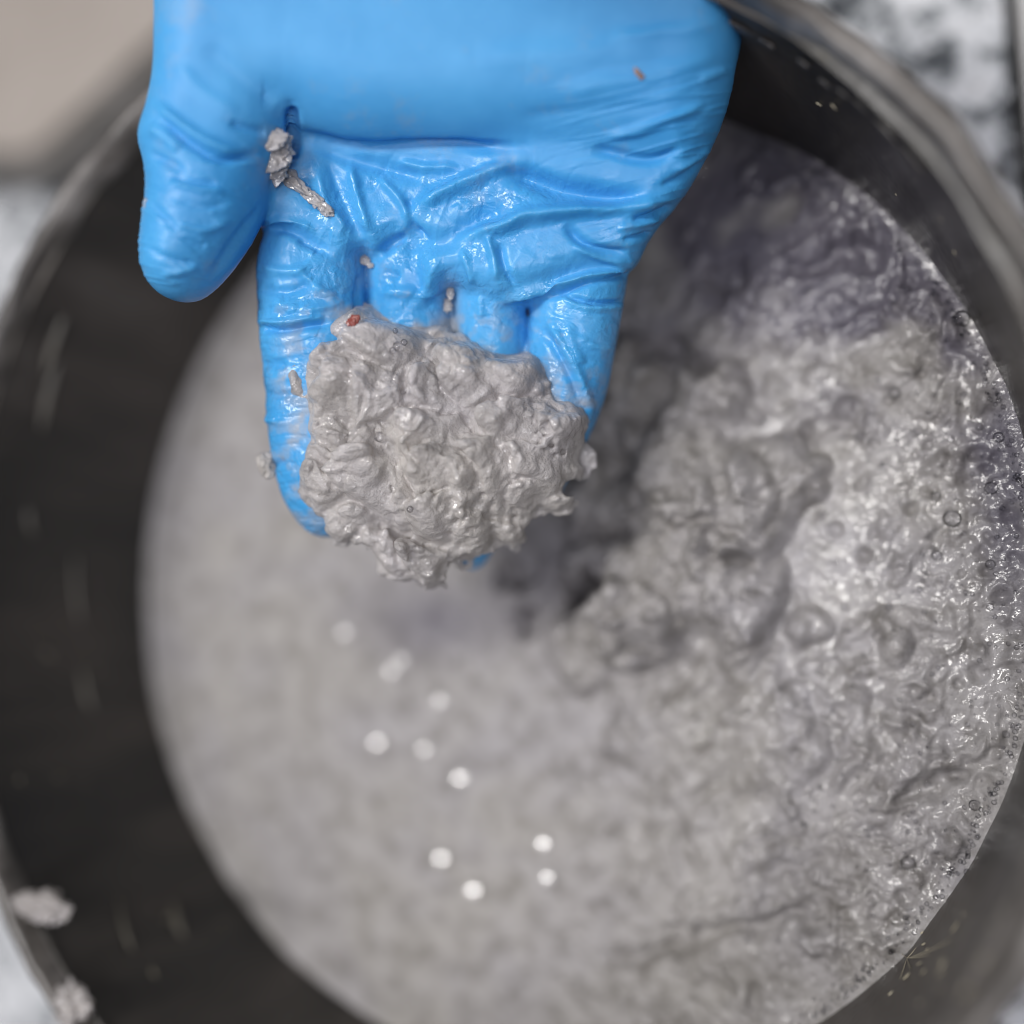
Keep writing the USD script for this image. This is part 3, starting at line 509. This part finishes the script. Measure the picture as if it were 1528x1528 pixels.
bot = (-14 + 8 * (1 - np.clip(d2 / 12, 0, 1)) - np.minimum(0, broad)[...] * -1)[..., None]
fld = np.maximum(np.maximum((C3[..., 2] - top) * .55, (bot - C3[..., 2]) * .8), -(d2[..., None] + grain * 1.2 + .22 * lump - .9 + 4.2 * (fbm(C3 / 5.5 + 60, 3, 113) - .5) * 2) * .8)
fld = gaussian_filter(fld, .6)
V, Fc = surface_nets(fld, np.array([cu[0], cv[0], cw[0]]), hc)
V = relax(V, Fc, 1)
comp = trimesh.Trimesh(V, Fc, process=False); comps = trimesh.graph.connected_components(comp.face_adjacency, min_len=400); keep = np.concatenate(list(comps)); Fc = Fc[keep]
uq, inv = np.unique(Fc, return_inverse=True); V, Fc = V[uq], inv.reshape(-1, 3)
clump = xform('pulp_clump'); CP = str(clump.GetPath())
tag(clump, 'lumpy wet grey pulp heaped across the fingers of the blue glove', 'pulp')
obj('pulp_mass', (to_world(V), Fc), M_pulp, CP, smooth=True, vars={'thin_and_shade': np.zeros(len(V)), 'film': np.ones(len(V))})
TOPV = V
def top_at(px, py):
    q = np.stack([764 + TOPV[:, 0] / (1 - TOPV[:, 2] / (ZF * 1000)) * SC, 764 - TOPV[:, 1] / (1 - TOPV[:, 2] / (ZF * 1000)) * SC], 1)
    m = np.hypot(q[:, 0] - px, q[:, 1] - py) < 9; return TOPV[m, 2].max() if m.any() else 0.0
for px, py, r in [(594, 517, 8), (586, 524, 6), (603, 511, 5), (566, 652, 8), (590, 494, 4), (612, 760, 5)]:
    c = to_world(hp(px, py, top_at(px, py))[None])[0]; R_ = r / 7900.
    obj('bubble', (dome.vertices * R_ + c - FWD * R_ * .2, dome.faces), M_foam, CP, smooth=True)

# ================================================================ CRUMBS, SMEARS AND SPLASHES
def hand_blob(px, py, w, radii_px, seed, ang=0, amp=.5, flat=.45):
    a = math.radians(ang); R2 = np.array([[math.cos(a), math.sin(a), 0], [-math.sin(a), math.cos(a), 0], [0, 0, 1]])
    rx, ry = radii_px[0] / SC, radii_px[1] / SC
    v, f = blob((0, 0, 0), (rx, ry, min(rx, ry) * flat), seed, amp, 2.2, 3, R2); return to_world(v + hp(px, py, w)), f
def glove_top(px, py, r=7):
    m = (np.hypot(GLX - px, GLY - py) < r) & (GLN > .1); return GLV[m, 2].max() if m.any() else 0.0
def crumb(name, parts_, m, label, cat): tag(obj(name, join(parts_), m, smooth=True, vars={'thin_and_shade': np.zeros(sum(len(p[0]) for p in parts_)), 'film': np.ones(sum(len(p[0]) for p in parts_))}), label, cat)

def on_glove(px, py, rad, seed, ang=0, lift=0.0, flat=.4): return hand_blob(px, py, glove_top(px, py) + lift, rad, seed, ang, flat=flat)
crumb('pulp_smear', [on_glove(404, 208, (22, 14), 1, 0, -.9, .3), on_glove(416, 222, (18, 20), 2, 0, -.8, .3), on_glove(406, 238, (22, 14), 3, 20, -.8, .3), on_glove(413, 252, (16, 18), 4, 0, -.6, .3), on_glove(428, 263, (20, 12), 5, -30, -.2, .4),
    hand_blob(446, 279, glove_top(446, 279) + .7, (20, 8), 6, -35), hand_blob(468, 297, glove_top(468, 297) + .6, (19, 8), 7, -40), hand_blob(485, 312, glove_top(485, 312) + .4, (13, 8), 8, -35)],
    M_splash, 'grey pulp smear trailing out of the fold between thumb and palm', 'pulp')
crumb('pulp_crumb', [on_glove(545, 388, (8, 7), 11), on_glove(553, 396, (5, 4), 12)], M_splash, 'tiny beige crumb at the base of the index and middle fingers', 'crumb')
crumb('pulp_crumb', [hand_blob(395, 690, -6, (11, 15), 13, 10), hand_blob(402, 707, -6, (7, 8), 14)], M_splash, 'grey crumb stuck to the outer side of the index finger', 'crumb')
crumb('pulp_crumb', [hand_blob(220, 304, glove_top(228, 304, 12) - 3, (5, 9), 15)], M_splash, 'small pale crumb on the outer edge of the thumb', 'crumb')
crumb('brown_crumb', [on_glove(951, 107, (3, 6), 16, 30, 0, .5), on_glove(957, 114, (4, 4), 17, 0, 0, .5)], M_brown, 'tiny brown speck high on the smooth heel of the palm', 'crumb')
w = top_at(527, 481)
crumb('red_crumb', [hand_blob(527, 480, w - .3, (8, 7), 18), hand_blob(532, 475, w - .3, (5, 5), 19)], M_red, 'dark red speck on the upper edge of the held pulp', 'crumb')
crumb('pulp_smear', [on_glove(672, 436, (5, 9), 20), on_glove(668, 455, (6, 10), 21, 0, 0, .4)], M_splash, 'brownish smear in the crease between middle and ring fingers', 'pulp')
# pulp splashed on the rim, lower left
def rimpt(px, py, z): return on_plane(np.array([px], float), np.array([py], float), z)[0]
for px, py, z, rad, seed, lab in [(58, 1352, .0600, (.0085, .0034, .0022), 31, 'pale pulp splash hanging inwards from the rim at lower left'), (108, 1500, .0605, (.0050, .0040, .0025), 32, 'rounded pale pulp blob on the rim at the bottom left corner')]:
    v, f = blob(rimpt(px, py, z), rad, seed, .45, 2.4, 4)
    tag(obj('pulp_splash', (v, f), M_splash, smooth=True, vars={'thin_and_shade': np.zeros(len(v)), 'film': np.ones(len(v))}), lab, 'pulp')
# straw fibres and dried flecks on the inner wall
def wallpt(a, z): r = np.interp(z, [0, .028, .05, .0565], [.1200, .1222, .1232, .1240]) - .0002; return np.array([r * math.cos(a), r * math.sin(a), z])
def wall_at(px, py):
    d = FWD + (px - 764) / F * RIGHT - (py - 764) / F * UP; t = np.linspace(.05, .6, 6000); p = CAM + t[:, None] * d
    r = np.hypot(p[:, 0], p[:, 1]); rw = np.interp(p[:, 2], [0, .028, .05, .0565], [.12, .1222, .1232, .124]); hit = np.where((r > rw) & (p[:, 2] < .058) & (p[:, 2] > -.01))[0]
    if not len(hit): return None
    p = p[hit[0]]; return math.atan2(p[1], p[0]), p[2]
def fibre(a0, z0, a1, z1, wd, off=.0002):
    n = 7; P_ = []; a1 = a0 + (a1 - a0 + math.pi) % (2 * math.pi) - math.pi
    for i in range(n):
        t = i / (n - 1); a, z = a0 + (a1 - a0) * t, z0 + (z1 - z0) * t + .0004 * math.sin(3.1 * t); p = wallpt(a, z); inn = -np.array([math.cos(a), math.sin(a), 0])
        tang = np.array([-math.sin(a), math.cos(a), 0]); d = tang * (a1 - a0) * .12 + np.array([0, 0, z1 - z0]); d /= max(np.linalg.norm(d), 1e-9); s_ = np.cross(d, inn); ww = wd * (1 - .75 * abs(2 * t - 1) ** 3)
        P_.append([p + inn * off + s_ * ww, p + inn * (off + ww), p + inn * off - s_ * ww, p + inn * (off - ww * .3)])
    Vf = np.array(P_).reshape(-1, 3); q_ = [(i * 4 + k, i * 4 + (k + 1) % 4, (i + 1) * 4 + (k + 1) % 4, (i + 1) * 4 + k) for i in range(n - 1) for k in range(4)]; q_ = np.array(q_)
    return Vf, np.vstack([q_[:, [0, 1, 2]], q_[:, [0, 2, 3]]])
star = wall_at(1356, 1432)
if star:
    tips = [wall_at(*t) for t in ((1392, 1425), (1345, 1465), (1332, 1410), (1370, 1416), (1425, 1402), (1362, 1450))]
    tag(obj('straw_fibre', join([fibre(*star, *t_, .00008) for t_ in tips if t_]), M_straw, smooth=40), 'star of fine straw fibres on the inner wall at lower right', 'fibre')
rng = np.random.default_rng(21); fl = []
for px, py, n, sp in [(1380, 1455, 18, 50), (1440, 1400, 8, 45), (1300, 215, 3, 60), (1200, 110, 2, 60), (1440, 400, 3, 50), (110, 950, 6, 60), (90, 1150, 5, 60), (250, 1390, 5, 40), (1250, 1500, 6, 40)]:
    for _ in range(n):
        q_ = wall_at(px + rng.normal(0, sp), py + rng.normal(0, sp))
        if q_ and q_[1] > .002: a, z = q_; ln = abs(rng.normal(.0011, .0007)) + .0003; an = rng.normal(.3, .35); fl.append(fibre(a, z, a + ln * math.cos(an) / .12, z + ln * math.sin(an), rng.uniform(.00010, .00024)))
tag(obj('straw_flecks', join(fl), M_straw, BP, smooth=40), kind='stuff')
for px, py, px2, py2, wd in [(255, 1345, 272, 1400, .0011), (175, 1340, 195, 1420, .0007), (110, 830, 118, 930, .0006), (65, 560, 95, 470, .0011), (60, 640, 85, 540, .0012), (120, 1000, 135, 1060, .0008), (40, 760, 48, 800, .0008)]:
    a, b = wall_at(px, py), wall_at(px2, py2)
    if a and b: obj('pulp_streak', tuple(fibre(*a, *b, wd)), M_streak, BP, smooth=40)
# drips and dried pulp along the water line under the rim, right side
dr = []
for _ in range(60):
    a = rng.uniform(-1.2, 1.5); z = .047 + .004 * noise(np.array([[a * 6, 0, 0]]), 5)[0] + rng.normal(0, .0006); p = wallpt(a, z); s_ = rng.uniform(.0004, .0012)
    tang = np.array([-math.sin(a), math.cos(a), 0]); inn = -np.array([math.cos(a), math.sin(a), 0]); Rm_ = np.stack([tang, inn, [0, 0, 1]])
    dr.append(blob(p, (s_ * rng.uniform(1, 3), s_ * .25, s_), rng.integers(1, 99), .4, 2, 2, Rm_))
tag(obj('dried_residue', join(dr), M_rim, BP, smooth=True), kind='stuff')
